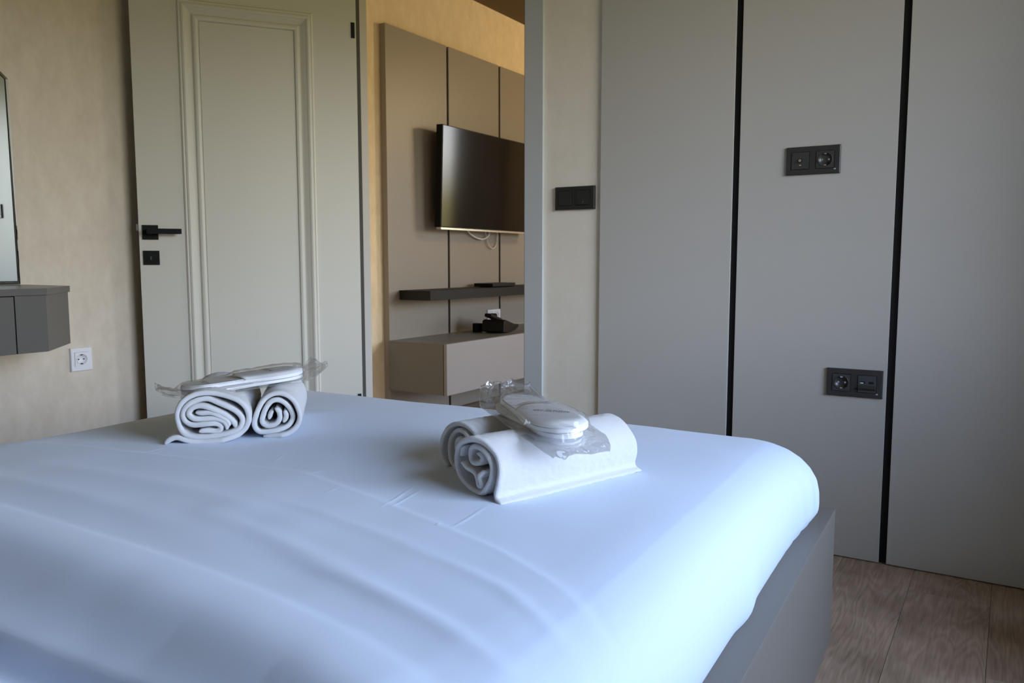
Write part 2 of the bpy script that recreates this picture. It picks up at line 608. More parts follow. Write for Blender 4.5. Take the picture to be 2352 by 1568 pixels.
# --- open door: local x runs from the hinge to the free edge, local -y faces the room
AL = math.radians(-126)
dr = empty('door_1', (-2.339, 2.56, 0.0), AL, kind='structure', label='open grey panelled door with black handle', cat='door')
# local +x -> u, local +y = u rotated +90deg ; room side is +y here
DW, DT = 0.843, 0.04
PX0, PX1, PZ0, PZ1 = 0.175, 0.679, 0.16, 1.886
prof = [(0.0, 0.0), (0.0015, 0.005), (0.006, 0.0085), (0.011, 0.0075), (0.013, 0.0105), (0.020, 0.0125), (0.026, 0.0105), (0.029, 0.007), (0.038, 0.002),
        (0.046, -0.003), (0.050, -0.0045), (0.0525, 0.001), (0.057, 0.0045), (0.064, 0.0055), (0.071, 0.004), (0.0735, 0.001), (0.0745, -0.004), (0.0765, -0.004)]
bm = bmesh.new()
i0 = 0.0765
# leaf: back slab + front stile/rail ring around the moulding
add_box(bm, 0, DW, -DT, -0.006, 0.012, 2.045)
for b in ((0, PX0, -0.006, 0, 0.012, 2.045), (PX1, DW, -0.006, 0, 0.012, 2.045), (PX0, PX1, -0.006, 0, 0.012, PZ0), (PX0, PX1, -0.006, 0, PZ1, 2.045)):
    add_box(bm, *b)
mobj('door_leaf', bm, 'door_paint', dr)
boxes('field_panel', [(PX0 + i0, PX1 - i0, -0.006, -0.001, PZ0 + i0, PZ1 - i0)], 'door_paint', dr)
bm = bmesh.new()
rings = []
for d, h in prof:
    rings.append([bm.verts.new((xx, h, zz)) for xx, zz in ((PX0 + d, PZ0 + d), (PX1 - d, PZ0 + d), (PX1 - d, PZ1 - d), (PX0 + d, PZ1 - d))])
for r0, r1 in zip(rings, rings[1:]):
    for k in range(4):
        bm.faces.new((r0[k], r0[(k + 1) % 4], r1[(k + 1) % 4], r1[k]))
mobj('moulding', bm, 'door_paint', dr)
# handle: rose, neck, lever
hd = boxes('handle', [(0.775, 0.831, 0.0, 0.006, 0.981, 1.036)], 'black_metal', dr, label='black square handle rose')
bm = bmesh.new()
add_disc(bm, (0.803, 0.006, 1.012), (0, 1, 0), 0.011, 0.040, 20)
mobj('lever_neck', bm, 'black_metal', hd)
box('lever', (0.692, 0.814, 0.040, 0.052, 1.002, 1.022), 'black_metal', hd, bevel=0.0015)
es = boxes('keyhole_rose', [(0.774, 0.831, 0.0, 0.006, 0.885, 0.939)], 'black_metal', dr)
boxes('keyhole_insert', [(0.787, 0.818, 0.006, 0.0085, 0.897, 0.927)], 'black_metal', es)
boxes('keyhole', [(0.799, 0.8035, 0.0085, 0.0088, 0.903, 0.920)], 'hole_black', es)
boxes('keyhole_edge', [(0.8035, 0.8055, 0.0085, 0.0088, 0.904, 0.917)], 'chrome', es)
hb = boxes('handle', [(0.775, 0.831, -DT - 0.006, -DT, 0.981, 1.036)], 'black_metal', dr)
box('lever', (0.692, 0.814, -DT - 0.042, -DT - 0.006, 1.002, 1.022), 'black_metal', hb, bevel=0.0015)
boxes('latch', [(DW, DW + 0.009, -0.027, -0.013, 1.015, 1.04)], 'chrome', dr)
boxes('lock_plate', [(DW, DW + 0.0015, -0.031, -0.009, 0.90, 1.08)], 'black_metal', dr)
for zc in (1.837, 0.305):
    box('hinge', (0.006, 0.021, -0.001, 0.004, zc - 0.031, zc + 0.031), 'black_metal', dr, bevel=0.001)

# --- grey cladding of the bedroom wall
G1, G2, G3 = (-0.768, -0.747), (-0.2975, -0.2765), (0.173, 0.194)
cl = empty('wall_cladding', (0, 0, 0), label='grey lacquered wall cladding with black vertical strips beyond the bed', cat='wall cladding')
px = [-1.227, G1[0], G1[1], G2[0], G2[1], G3[0], G3[1], 0.6]
for k in range(0, 8, 2):
    box('panel', (px[k], px[k + 1], YP, YB - 0.001, 0.003, ZC - 0.004), 'cladding', cl, bevel=0.0008)
for g in (G1, G2, G3):
    boxes('strip', [(g[0], g[1], YP + 0.007, YB - 0.001, 0.003, ZC - 0.004)], 'black_strip', cl)


# --- electrical plates (local: x right, z up, -y out of the wall)
def plate_root(name, loc, rotz, label, cat, w, h, m, t=0.010, centres=(-0.0355, 0.0355), hole=0.0525):
    """cover frame with square openings, bevelled outer rim, dark box behind the openings"""
    e = empty(name, loc, rotz, label=label, cat=cat)
    bm = bmesh.new()
    c = 0.0022
    W_, H_ = w / 2, h / 2
    xs = [-W_ + c]
    for q in centres:
        xs += [q - hole / 2, q + hole / 2]
    xs.append(W_ - c)
    zs = [-H_ + c, -hole / 2, hole / 2, H_ - c]
    for a in range(len(xs) - 1):
        for b in range(3):
            if b == 1 and a % 2 == 1:
                q = [(xs[a], zs[b]), (xs[a + 1], zs[b]), (xs[a + 1], zs[b + 1]), (xs[a], zs[b + 1])]
                F_ = [bm.verts.new((x_, -t, z_)) for x_, z_ in q]
                K_ = [bm.verts.new((x_, -0.0006, z_)) for x_, z_ in q]
                for k in range(4):
                    bm.faces.new((F_[k], F_[(k + 1) % 4], K_[(k + 1) % 4], K_[k]))
                continue
            bm.faces.new([bm.verts.new((x_, -t, z_)) for x_, z_ in ((xs[a], zs[b]), (xs[a + 1], zs[b]), (xs[a + 1], zs[b + 1]), (xs[a], zs[b + 1]))])
    rings = [[bm.verts.new((sx_ * (W_ - i_), y_, sz_ * (H_ - i_))) for sx_, sz_ in ((-1, -1), (1, -1), (1, 1), (-1, 1))] for i_, y_ in ((c, -t), (0.0006, -t + 0.0012), (0, -t + 0.003), (0, 0))]
    for r0, r1 in zip(rings, rings[1:]):
        for k in range(4):
            bm.faces.new((r0[k], r0[(k + 1) % 4], r1[(k + 1) % 4], r1[k]))
    bmesh.ops.remove_doubles(bm, verts=bm.verts[:], dist=1e-6)
    mobj('frame', bm, m, e)
    boxes('back_box', [(q - hole / 2 + 0.0002, q + hole / 2 - 0.0002, -0.0005, -0.0001, -hole / 2 + 0.0002, hole / 2 - 0.0002) for q in centres], 'gap_black', e)
    return e


def insert(parent, cx, cz, s, m, y0, th=0.002, name='insert'):
    return box(name, (cx - s / 2, cx + s / 2, y0 - th, -0.0006, cz - s / 2, cz + s / 2), m, parent, bevel=0.0006)


def schuko(parent, cx, cz, y0, m, body):
    """recessed round socket: collar ring, bowl, pins, earth clips"""
    bm = bmesh.new()
    n = 40
    R = [(0.0212, -0.0008), (0.0200, -0.0026), (0.0188, -0.0012), (0.0182, 0.0065), (0.0, 0.0065)]
    prev = None
    for r, yy in R:
        cur = [bm.verts.new((cx + r * math.cos(2 * math.pi * k / n), y0 + yy, cz + r * math.sin(2 * math.pi * k / n))) for k in range(n)] if r > 0 else [bm.verts.new((cx, y0 + yy, cz))]
        if prev:
            for k in range(n):
                if len(cur) == 1:
                    bm.faces.new((prev[k], prev[(k + 1) % n], cur[0]))
                else:
                    bm.faces.new((prev[k], prev[(k + 1) % n], cur[(k + 1) % n], cur[k]))
        prev = cur
    s = mobj('socket_bowl', bm, body, parent, smooth=True)
    bm = bmesh.new()
    for dx in (-0.0095, 0.0095):
        add_disc(bm, (cx + dx, y0 + 0.0063, cz), (0, -1, 0), 0.0027, 0.0006, 14)
    mobj('pin_hole', bm, 'chrome' if m != 'white_plastic' else 'hole_black', s)
    for dz in (-0.0165, 0.0165):
        boxes('earth_clip', [(cx - 0.0035, cx + 0.0035, y0 - 0.0005, y0 + 0.006, cz + dz - 0.0016, cz + dz + 0.0016)], 'hole_black' if m == 'white_plastic' else 'chrome', s)
    return s


def insert_ring(parent, cx, cz, s, m, y0):
    """square insert with a round opening for a socket"""
    bm = bmesh.new()
    n = 40
    r = 0.0205
    out, inn = [], []
    for k in range(n):
        a = 2 * math.pi * k / n
        c_, s_ = math.cos(a), math.sin(a)
        q = s / 2 / max(abs(c_), abs(s_))
        out.append(bm.verts.new((cx + q * c_, y0 - 0.0018, cz + q * s_)))
        inn.append(bm.verts.new((cx + r * c_, y0 - 0.0018, cz + r * s_)))
    for k in range(n):
        bm.faces.new((out[k], out[(k + 1) % n], inn[(k + 1) % n], inn[k]))
    ob = [bm.verts.new((v.co.x, y0 - 0.0002, v.co.z)) for v in out]
    for k in range(n):
        bm.faces.new((out[k], ob[k], ob[(k + 1) % n], out[(k + 1) % n]))
    return mobj('insert', bm, m, parent)


# upper plate: aerial + socket ; its back lies on the cladding
p = plate_root('aerial_and_power_socket', (-0.5255, YP, 1.199), 0, 'anthracite double plate with aerial outlet and round socket high on grey cladding', 'socket', 0.155, 0.083, 'anthracite', 0.0075)
insert(p, -0.0355, 0, 0.050, 'anthracite_key', -0.0075)
bm = bmesh.new()
add_disc(bm, (-0.0355, -0.0095, 0), (0, -1, 0), 0.0062, 0.003, 20)
ar = mobj('connector_collar', bm, 'hole_black', p)
bm = bmesh.new()
add_disc(bm, (-0.0355, -0.0125, 0), (0, -1, 0), 0.0042, 0.003, 18)
mobj('connector', bm, 'chrome', ar, label='small chrome aerial connector')
boxes('mark', [(-0.038, -0.033, -0.0098, -0.0094, -0.0145, -0.012)], 'cable_white', p)
insert_ring(p, 0.0355, 0, 0.050, 'anthracite_key', -0.0075)
schuko(p, 0.0355, 0, -0.0088, 'anthracite', 'anthracite_key')
boxes('mark', [(0.060, 0.066, -0.0078, -0.0074, -0.030, -0.027)], 'cladding', p)
# lower plate: socket + usb
p = plate_root('power_and_data_socket', (-0.3845, YP, 0.5385), 0, 'anthracite double plate with round socket and sloped data port low on cladding', 'socket', 0.156, 0.083, 'anthracite', 0.0075)
insert_ring(p, -0.0355, 0, 0.050, 'anthracite_key', -0.0075)
schuko(p, -0.0355, 0, -0.0088, 'anthracite', 'anthracite_key')
insert(p, 0.0355, 0, 0.050, 'anthracite_key', -0.0075)
bm = bmesh.new()
vv = [bm.verts.new(c) for c in ((0.0125, -0.0095, -0.004), (0.0585, -0.0095, -0.004), (0.0585, -0.0165, -0.012), (0.0125, -0.0165, -0.012), (0.0125, -0.0095, -0.020), (0.0585, -0.0095, -0.020))]
for f in ((0, 1, 2, 3), (3, 2, 5, 4), (0, 3, 4), (1, 5, 2), (0, 4, 5, 1)):
    bm.faces.new([vv[i] for i in f])
mobj('sloped_hood', bm, 'anthracite', p)
boxes('port', [(0.016, 0.030, -0.0099, -0.0094, 0.001, 0.008)], 'hole_black', p)
boxes('port', [(0.040, 0.054, -0.0099, -0.0094, 0.001, 0.008)], 'hole_black', p)
boxes('port_shutter', [(0.017, 0.026, -0.0103, -0.0099, 0.0012, 0.0042)], 'white_plastic', p)
boxes('mark', [(0.060, 0.066, -0.0078, -0.0074, -0.030, -0.027)], 'cladding', p)
# light switch on the narrow wall
p = plate_root('light_switch', (-1.328, YB, 1.1205), 0, 'dark double light switch on the narrow wall beside the doorway', 'switch', 0.156, 0.081, 'dark_switch', 0.011)
for cx_ in (-0.0355, 0.0355):
    e_ = insert(p, cx_, 0, 0.050, 'dark_switch', -0.011, 0.0028, 'rocker')
    e_.rotation_euler = (math.radians(1.2 if cx_ < 0 else -1.2), 0, 0)
boxes('indicator', [(0.0345, 0.0365, -0.0142, -0.0137, -0.016, -0.014)], 'cladding', p)
# white socket on the left wall
p = plate_root('white_socket', (XL, 1.674, 0.5385), math.radians(90), 'white single socket on beige wall below the floating dressing table', 'socket', 0.080, 0.086, 'white_plastic', 0.012, (0.0,), 0.0535)
insert_ring(p, 0, 0, 0.0525, 'white_plastic', -0.012)
schuko(p, 0, 0, -0.0133, 'white_plastic', 'white_plastic')

# ================================================================== BED
TH = math.atan(0.04)
bed = empty('bed', (-0.326, 1.969, 0.0), math.pi - (-TH) if False else math.pi + TH, label='low grey lacquered bed frame under the white duvet', cat='bed')
# local axes: +x runs across the bed away from the window (b), +y runs toward the head (a)
BW, BL = 1.69, 2.20
box('side_rail', (0.0, 0.05, 0.0, BL, 0.0, 0.32), 'bed_lacquer', bed, bevel=0.0012)
box('side_rail', (BW - 0.05, BW, 0.0, BL, 0.0, 0.32), 'bed_lacquer', bed, bevel=0.0012)
box('foot_rail', (0.0505, BW - 0.0505, 0.0, 0.05, 0.0, 0.32), 'bed_lacquer', bed, bevel=0.0012)
box('headboard', (-0.05, BW + 0.05, BL, BL + 0.06, 0.0, 1.02), 'bed_lacquer', bed, bevel=0.004)
box('slat_base', (0.0505, BW - 0.0505, 0.0505, BL - 0.001, 0.10, 0.22), 'bed_lacquer', bed)

cT, sT = math.cos(math.pi + TH), math.sin(math.pi + TH)


def bed_world(u, v):
    return -0.326 + u * cT - v * sT, 1.969 + u * sT + v * cT


def world_bed(X, Y):
    dx, dy = X + 0.326, Y - 1.969
    return dx * cT + dy * sT, -dx * sT + dy * cT


ZT = 0.500


def poly_dist(X, Y, pts):
    best = np.full(X.shape, 9.0)
    along = np.zeros(X.shape)
    tot = sum(math.hypot(b[0] - a[0], b[1] - a[1]) for a, b in zip(pts, pts[1:]))
    run = 0.0
    for (x0, y0), (x1, y1) in zip(pts, pts[1:]):
        dx, dy = x1 - x0, y1 - y0
        t = np.clip(((X - x0) * dx + (Y - y0) * dy) / (dx * dx + dy * dy), 0, 1)
        d = np.hypot(X - x0 - t * dx, Y - y0 - t * dy)
        seg = math.hypot(dx, dy)
        along = np.where(d < best, (run + t * seg) / tot, along)
        best = np.minimum(best, d)
        run += seg
    return best, np.sin(np.pi * np.clip(along, 0, 1)) ** 0.8


def sgn_line(X, Y, pts):
    """how far a point lies on the head side of a line that runs across the bed"""
    xs = np.array([q[0] for q in pts])
    ys = np.array([q[1] for q in pts])
    return np.interp(X, xs, ys) - Y


LA = [(-2.1, 0.87), (-1.882, 0.895), (-1.646, 0.948), (-1.348, 0.993), (-1.094, 1.030), (-0.831, 0.973), (-0.576, 0.900), (-0.441, 0.836), (-0.339, 0.764), (-0.262, 0.680), (-0.2, 0.60)]
LB = [(-2.1, 0.60), (-1.297, 0.606), (-0.970, 0.609), (-0.707, 0.599), (-0.558, 0.582), (-0.466, 0.561), (-0.2, 0.49)]
LC = [(-2.1, 0.39), (-0.897, 0.412), (-0.786, 0.419), (-0.689, 0.423), (-0.4, 0.43), (-0.2, 0.42)]
SOFT = [([(-0.80, 0.700), (-0.631, 0.682), (-0.506, 0.660), (-0.372, 0.619), (-0.27, 0.575)], 0.0030, 0.016), ([(-0.62, 0.815), (-0.502, 0.784), (-0.378, 0.716), (-0.30, 0.655)], 0.0022, 0.014),
        ([(-1.05, 0.765), (-0.823, 0.737), (-0.581, 0.677), (-0.40, 0.622)], 0.0040, 0.024), ([(-1.75, 0.78), (-1.4, 0.82), (-1.1, 0.83), (-0.7, 0.79)], 0.0030, 0.030),
        ([(-1.9, 0.66), (-1.5, 0.70), (-1.2, 0.71), (-0.9, 0.69)], 0.0032, 0.026), ([(-0.40, 0.845), (-0.340, 0.788), (-0.286, 0.729), (-0.235, 0.650)], 0.0018, 0.006),
        ([(-1.1, 0.88), (-0.90, 0.865), (-0.70, 0.835), (-0.45, 0.765)], 0.0020, 0.018)]
FINE = [[(-1.53, 0.939), (-1.488, 0.969), (-1.488, 1.014), (-1.482, 1.04)], [(-1.2, 1.054), (-1.219, 1.09), (-1.231, 1.116)], [(-1.073, 1.011), (-1.07, 1.037), (-1.071, 1.069)],
        [(-1.206, 1.278), (-1.19, 1.323)], [(-0.954, 0.947), (-0.959, 0.985)], [(-0.827, 0.935), (-0.843, 0.993), (-0.869, 1.082)], [(-0.815, 0.943), (-0.829, 0.996), (-0.846, 1.076)],
        [(-0.683, 0.924), (-0.689, 0.983), (-0.7, 1.054)], [(-0.702, 0.921), (-0.71, 0.939)], [(-1.116, 1.023), (-1.122, 1.064)], [(-1.242, 1.18), (-1.246, 1.215)], [(-1.259, 0.96), (-1.25, 0.977)]]


def vnoise(X, Y, s, seed):
    """smooth value noise"""
    r = np.random.default_rng(seed).random((64, 64))
    x_, y_ = X / s + 200.37, Y / s + 200.71
    xi, yi = np.floor(x_).astype(int), np.floor(y_).astype(int)
    fx, fy = x_ - xi, y_ - yi
    fx, fy = fx * fx * (3 - 2 * fx), fy * fy * (3 - 2 * fy)
    g = lambda a, b: r[a % 64, b % 64]
    return (g(xi, yi) * (1 - fx) + g(xi + 1, yi) * fx) * (1 - fy) + (g(xi, yi + 1) * (1 - fx) + g(xi + 1, yi + 1) * fx) * fy - 0.5


def bed_relief(X, Y):
    dA = sgn_line(X, Y, LA)
    dB = sgn_line(X, Y, LB)
    dC = sgn_line(X, Y, LC)
    sig = lambda t: 1 / (1 + np.exp(-np.clip(t, -40, 40)))
    h = 0.0030 * sig(dA / 0.008) + 0.0006 * np.exp(-((dA - 0.008) / 0.010) ** 2)
    h += 0.010 * sig((dA - 0.16) / 0.06)
    # fold B: a slightly raised, rounded roll that falls away to an overhanging edge at C
    h += 0.007 * sig(dB / 0.007) + 0.020 * sig((dB - 0.035) / 0.024)
    h -= 0.050 * sig((dB - 0.115) / 0.022)
    h -= 0.034 * sig(dC / 0.0035)
    h += 0.040 * sig((dC - 0.036) / 0.010)
    for pts, a, w in SOFT:
        d, tap = poly_dist(X, Y, pts)
        h += a * tap * np.exp(-(d / w) ** 2)
    for pts in FINE:
        d, tap = poly_dist(X, Y, pts)
        h += 0.0008 * tap * np.exp(-(d / 0.0024) ** 2)
    h += 0.004 * vnoise(X, Y * 1.6, 0.23, 3) + 0.0016 * vnoise(X, Y, 0.07, 5)
    return h


PR = np.array([0, .03, .06, .085, .107, .125, .139, .148, .153, .154, .152, .147, .139, .130])
PZ = np.array([.500, .4995, .497, .490, .480, .466, .448, .426, .400, .376, .354, .336, .324, .318])
PS = np.concatenate([[0], np.cumsum(np.hypot(np.diff(PR), np.diff(PZ)))])


def duvet_surface(us, vs_):
    U, Vv = np.meshgrid(us, vs_, indexing='ij')
    u0, u1, v0, v1 = 0.185, BW - 0.185, 0.195, BL - 0.16
    cu, cv = np.clip(U, u0, u1), np.clip(Vv, v0, v1)
    # round the inner outline a little at the corners
    du, dv = U - cu, Vv - cv
    d = np.hypot(du, dv)
    s = np.minimum(d, PS[-1])
    r = np.interp(s, PS, PR)
    z = np.interp(s, PS, PZ)
    k = np.where(d > 1e-9, r / np.maximum(d, 1e-9), 0)
    u, v = cu + du * k, cv + dv * k
    # the cloth bulges over the rail in one place
    side = (du < 0) & (s > 0.16)
    u = np.where(side, u - 0.007 * np.exp(-((Vv - 0.715) / 0.045) ** 2) * np.clip((s - 0.16) / 0.1, 0, 1), u)
    u = np.where(du < 0, u - 0.020 * np.exp(-((Vv - 0.12) / 0.16) ** 2) * np.clip((s - 0.05) / 0.13, 0, 1) * np.clip((PS[-1] - s) / 0.05, 0, 1), u)
    X, Y = bed_world(u, v)
    fade = np.clip(1 - (s - 0.05) / 0.20, 0.12, 1)
    crown = 0.012 * (1 - ((U - BW / 2) / (BW / 2)) ** 2).clip(0) * (1 - ((Vv - BL / 2) / (BL / 2)) ** 2).clip(0)
    h = bed_relief(X, Y) * fade + crown
    tilt = np.clip(s / 0.20, 0, 1)
    # drapery pleats on the corner and the side
    pleat = 0.0022 * np.sin(Vv * 95 + 6 * vnoise(U, Vv, 0.2, 9)) * np.clip((s - 0.10) / 0.1, 0, 1) * np.exp(-((Vv - 0.16) / 0.16) ** 2)
    z = z + h * (1 - 0.75 * tilt)
    nu = np.where(d > 1e-9, du / np.maximum(d, 1e-9), 0)
    nv = np.where(d > 1e-9, dv / np.maximum(d, 1e-9), 0)
    off = (h * 0.7 * tilt + pleat)
    u, v = u + nu * off * (s > 0), v + nv * off * (s > 0)
    X, Y = bed_world(u, v)
    return X, Y, z


E_ = PS[-1]
ulin = np.unique(np.round(np.concatenate([np.arange(0.185 - E_, BW - 0.185 + E_, 0.007), np.arange(0.25, 1.25, 0.0026)]), 5))
vlin = np.unique(np.round(np.concatenate([np.arange(0.195 - E_, BL - 0.16 + E_, 0.007), np.arange(0.62, 1.62, 0.0030)]), 5))
X, Y, Z = duvet_surface(ulin, vlin)
nu_, nv_ = X.shape
idx = np.arange(nu_ * nv_).reshape(nu_, nv_)
Fq = np.stack([idx[:-1, :-1], idx[1:, :-1], idx[1:, 1:], idx[:-1, 1:]], -1).reshape(-1, 4)
npobj('duvet', np.stack([X, Y, Z], -1).reshape(-1, 3), Fq[:, ::-1], 'bed_linen', label='white duvet smoothed over the bed with folded layers near the camera', cat='duvet')


def bed_z(x_, y_):
    u, v = world_bed(x_, y_)
    a, b, c = duvet_surface(np.array([u]), np.array([v]))
    return float(c[0, 0])


# ================================================================== TOWELS
def towel(name, strands, origin, heading, length, t, label, sxy, pivot, hem=False, seed=1, bend=0.0):
    """strands: cloth centre lines in tracing units; sxy metres per unit; rolled along the heading"""
    hx, hy = math.sin(heading), math.cos(heading)
    rx, ry = hy, -hx
    rg = np.random.default_rng(seed)
    e = [0.0, 0.0008, 0.0022, 0.004]
    ax = np.array(e + list(np.arange(0.008, length - 0.006, 0.0042)) + [length - q for q in e[::-1]])
    th = np.ones(len(ax))
    for i, q in enumerate(e):
        th[i] = th[-1 - i] = math.sqrt(max(0.12, 1 - (1 - q / 0.004) ** 2))
    V, F = [], []
    base = 0
    zb = bed_z(*origin)
    for st in strands:
        P = np.array([((a - pivot[0]) * sxy[0], (pivot[1] - b) * sxy[1]) for a, b in st])
        P = catmull(P, 0.0032)
        tg = np.gradient(P, axis=0)
        tg /= np.linalg.norm(tg, axis=1)[:, None] + 1e-9
        nm = np.stack([-tg[:, 1], tg[:, 0]], 1)
        n = len(P)
        wob = 0.0035 * np.interp(np.arange(n), np.arange(0, n + 20, 12), rg.standard_normal(len(np.arange(0, n + 20, 12))))
        endth = np.ones(n)
        for i in range(4):
            endth[i] = endth[-1 - i] = (0.35, 0.7, 0.88, 0.97)[i]
        ring = np.concatenate([P + nm * (t / 2) * endth[:, None], (P - nm * (t / 2) * endth[:, None])[::-1]])
        cen = np.concatenate([P, P[::-1]])
        wob2 = np.concatenate([wob, wob[::-1]])
        m = len(ring)
        for i, a in enumerate(ax):
            f = a / length
            q = cen + (ring - cen) * th[i]
            if hem:
                g = min(abs(a - 0.010), abs(a - 0.028))
                q = q - (ring - cen) * (0.22 * math.exp(-(g / 0.0022) ** 2))
            flat = hem and a < 0.032
            if 3 < i < len(ax) - 4:
                q = q + rg.standard_normal(q.shape) * (0.00012 if flat else 0.00055)
            lat = q[:, 0] + bend * (f - 0.5) ** 2
            up_ = q[:, 1]
            al = a + wob2 * (1 - 2 * f)
            V.append(np.stack([origin[0] + rx * lat + hx * al, origin[1] + ry * lat + hy * al, zb + up_ - 0.0015], 1))
        na = len(ax)
        ii, jj = np.meshgrid(np.arange(na - 1), np.arange(m), indexing='ij')
        A = base + ii * m + jj
        B = base + ii * m + (jj + 1) % m
        F.append(np.stack([A, B, B + m, A + m], -1).reshape(-1, 4))
        k = np.arange(n - 1)
        for off in (0, (na - 1) * m):
            c4 = np.stack([base + off + k, base + off + k + 1, base + off + m - 2 - k, base + off + m - 1 - k], -1)
            F.append(c4[:, ::-1] if off == 0 else c4)
        base += na * m
    o = npobj(name, np.concatenate(V), np.concatenate(F), 'terry', label=label, cat='towel', group='rolled towels on the bed')
    return o


TA = [[(30, 1165), (110, 1095), (230, 1065), (380, 1120), (560, 1155), (800, 1152), (1050, 1120), (1230, 1060), (1350, 940), (1395, 780), (1360, 610), (1240, 470), (1040, 380), (800, 322),
       (600, 325), (430, 385), (310, 490), (245, 640), (250, 800), (300, 950), (400, 1040), (580, 1072), (800, 1068), (1000, 1040), (1150, 1000), (1255, 930), (1292, 810), (1230, 690),
       (1100, 590), (920, 500), (760, 425), (620, 425), (470, 480), (370, 570), (335, 690), (380, 800), (500, 860), (700, 850), (850, 850), (930, 890), (935, 950), (860, 985), (700, 970), (580, 980)],
      [(1190, 950), (1140, 830), (1010, 705), (850, 615), (700, 545), (560, 535), (460, 590), (430, 670), (510, 750), (650, 760), (820, 760), (960, 800), (1035, 880), (1030, 960)],
      [(540, 645), (640, 660), (760, 655), (880, 695), (1020, 790), (1085, 900)]]
TB = [[(1620, 1060), (1850, 1045), (2030, 1015), (2170, 920), (2235, 760), (2205, 580), (2110, 420), (1960, 330), (1800, 330), (1660, 420), (1570, 560), (1510, 720), (1490, 860), (1560, 965),
       (1700, 975), (1900, 945), (2040, 890), (2115, 780), (2095, 640), (2010, 510), (1900, 440), (1790, 450), (1700, 540), (1640, 670), (1615, 800), (1690, 870), (1820, 855), (1900, 770), (1900, 650), (1840, 570)],
      [(1730, 760), (1760, 660), (1800, 620)], [(1985, 620), (2010, 730), (1960, 830)]]
TCf = [[(1060, 1425), (990, 1400), (958, 1300), (990, 1100), (985, 900), (905, 720), (770, 595), (620, 562), (470, 620), (365, 760), (325, 930), (350, 1100), (440, 1260), (580, 1365),
        (720, 1370), (820, 1280), (880, 1130), (893, 960), (850, 810), (760, 700), (640, 668), (545, 725), (515, 850), (560, 945), (650, 930), (720, 880), (735, 800), (665, 760)],
       [(450, 960), (520, 1030), (620, 1060), (680, 1140), (720, 1250), (770, 1210), (750, 1110), (790, 1020), (830, 1000)], [(415, 880), (430, 760), (470, 700)]]
TDb = [[(230, 975), (150, 900), (100, 720), (125, 520), (215, 350), (350, 262), (500, 250), (640, 320), (730, 460), (770, 640), (730, 810), (640, 915), (480, 960), (330, 950), (235, 850), (200, 690), (225, 520),
        (310, 400), (430, 350), (560, 390), (650, 510), (670, 660), (620, 790), (500, 850), (390, 810), (330, 700), (345, 560), (430, 480), (520, 520)]]
towel('rolled_towel', TA, (-1.4449, 1.1081), math.radians(-45), 0.31, 0.0110, 'wide rolled white towel with loose flap, left one under the left slipper bag', (0.0001254, 0.0001254), (800, 1190), seed=2)
towel('rolled_towel', TB, (-1.3775, 1.2170), math.radians(-44), 0.30, 0.0106, 'narrow upright rolled white towel, right one under the left slipper bag', (0.0001305, 0.0001305), (1800, 1093), seed=3)
towel('rolled_towel', TCf, (-0.7512, 1.0935), math.radians(18.7), 0.335, 0.0094, 'rolled white towel lying in front under the right slipper bag', (0.000176, 0.000108), (650, 1435), seed=4)
towel('rolled_towel', TDb, (-0.868, 1.205), math.radians(18.7), 0.235, 0.0092, 'rolled white towel with hem lines lying behind the front towel', (0.000170, 0.000118), (400, 1000), hem=True, seed=5)


# ================================================================== SLIPPERS IN CLEAR BAGS
def sole_halfwidth(s):
    """s 0 heel .. 1 toe"""
    return 1.10 * np.interp(s, SOLE_S, SOLE_W)


SOLE_P = catmull([(0, 0.004), (0.02, 0.016), (0.06, 0.027), (0.15, 0.037), (0.30, 0.0395), (0.45, 0.041), (0.60, 0.046), (0.75, 0.050), (0.88, 0.044), (0.95, 0.031), (0.985, 0.017), (1.0, 0.004)], 0.004)
SOLE_S, SOLE_W = np.maximum.accumulate(SOLE_P[:, 0]), SOLE_P[:, 1]
SL = 0.275


def vamp_z(s, q, hgt):
    """height of the toe cover above the sole; q in -1..1 across"""
    f = np.clip((s - 0.44) / 0.06, 0, 1)
    return hgt * (1 - np.abs(q) ** 2.6) ** 0.55 * np.clip((1 - s) / 0.12, 0.15, 1) ** 0.5 + 0.001


def slipper(M, label, hgt, text_dir=None):
    e = empty('slipper', label=label, cat='slipper', group='slippers in clear bags')
    e.matrix_world = M
    n = 72
    ss = np.linspace(0, 1, n)
    ss = 0.5 - 0.5 * np.cos(np.pi * ss)
    w = sole_halfwidth(ss)
    out = [(s * SL - SL / 2, ww) for s, ww in zip(ss, w)] + [(s * SL - SL / 2, -ww) for s, ww in zip(ss[::-1], w[::-1])]
    prism('sole', out, 0, 0.0065, 'slipper_sole', e, bevel=0.0012)
    ins = [(a * 0.965, b * 0.90) for a, b in out]
    prism('insole', ins, 0.0066, 0.0085, 'slipper_cloth', e)
    V, F = [], []
    m, k = 30, 25
    for side in (0, 1):
        for i in range(m):
            for j in range(k):
                q = -1 + 2 * j / (k - 1)
                edge = 0.47 - 0.05 * (1 - q * q)
                s = edge + (0.993 - edge) * i / (m - 1)
                zz = 0.0066 + float(vamp_z(np.float64(s), np.float64(q), hgt)) - 0.0018 * side
                V.append((s * SL - SL / 2, q * float(sole_halfwidth(np.float64(s))) * (1.0 - 0.02 * side), max(zz, 0.0064)))
    for side in (0, 1):
        for i in range(m - 1):
            for j in range(k - 1):
                a = side * m * k + i * k + j
                F.append((a, a + 1, a + k + 1, a + k) if side else (a, a + k, a + k + 1, a + 1))
    for j in range(k - 1):
        F.append((j, j + 1, m * k + j + 1, m * k + j))
    npobj('toe_cover', V, F, 'slipper_cloth', e)
    return e


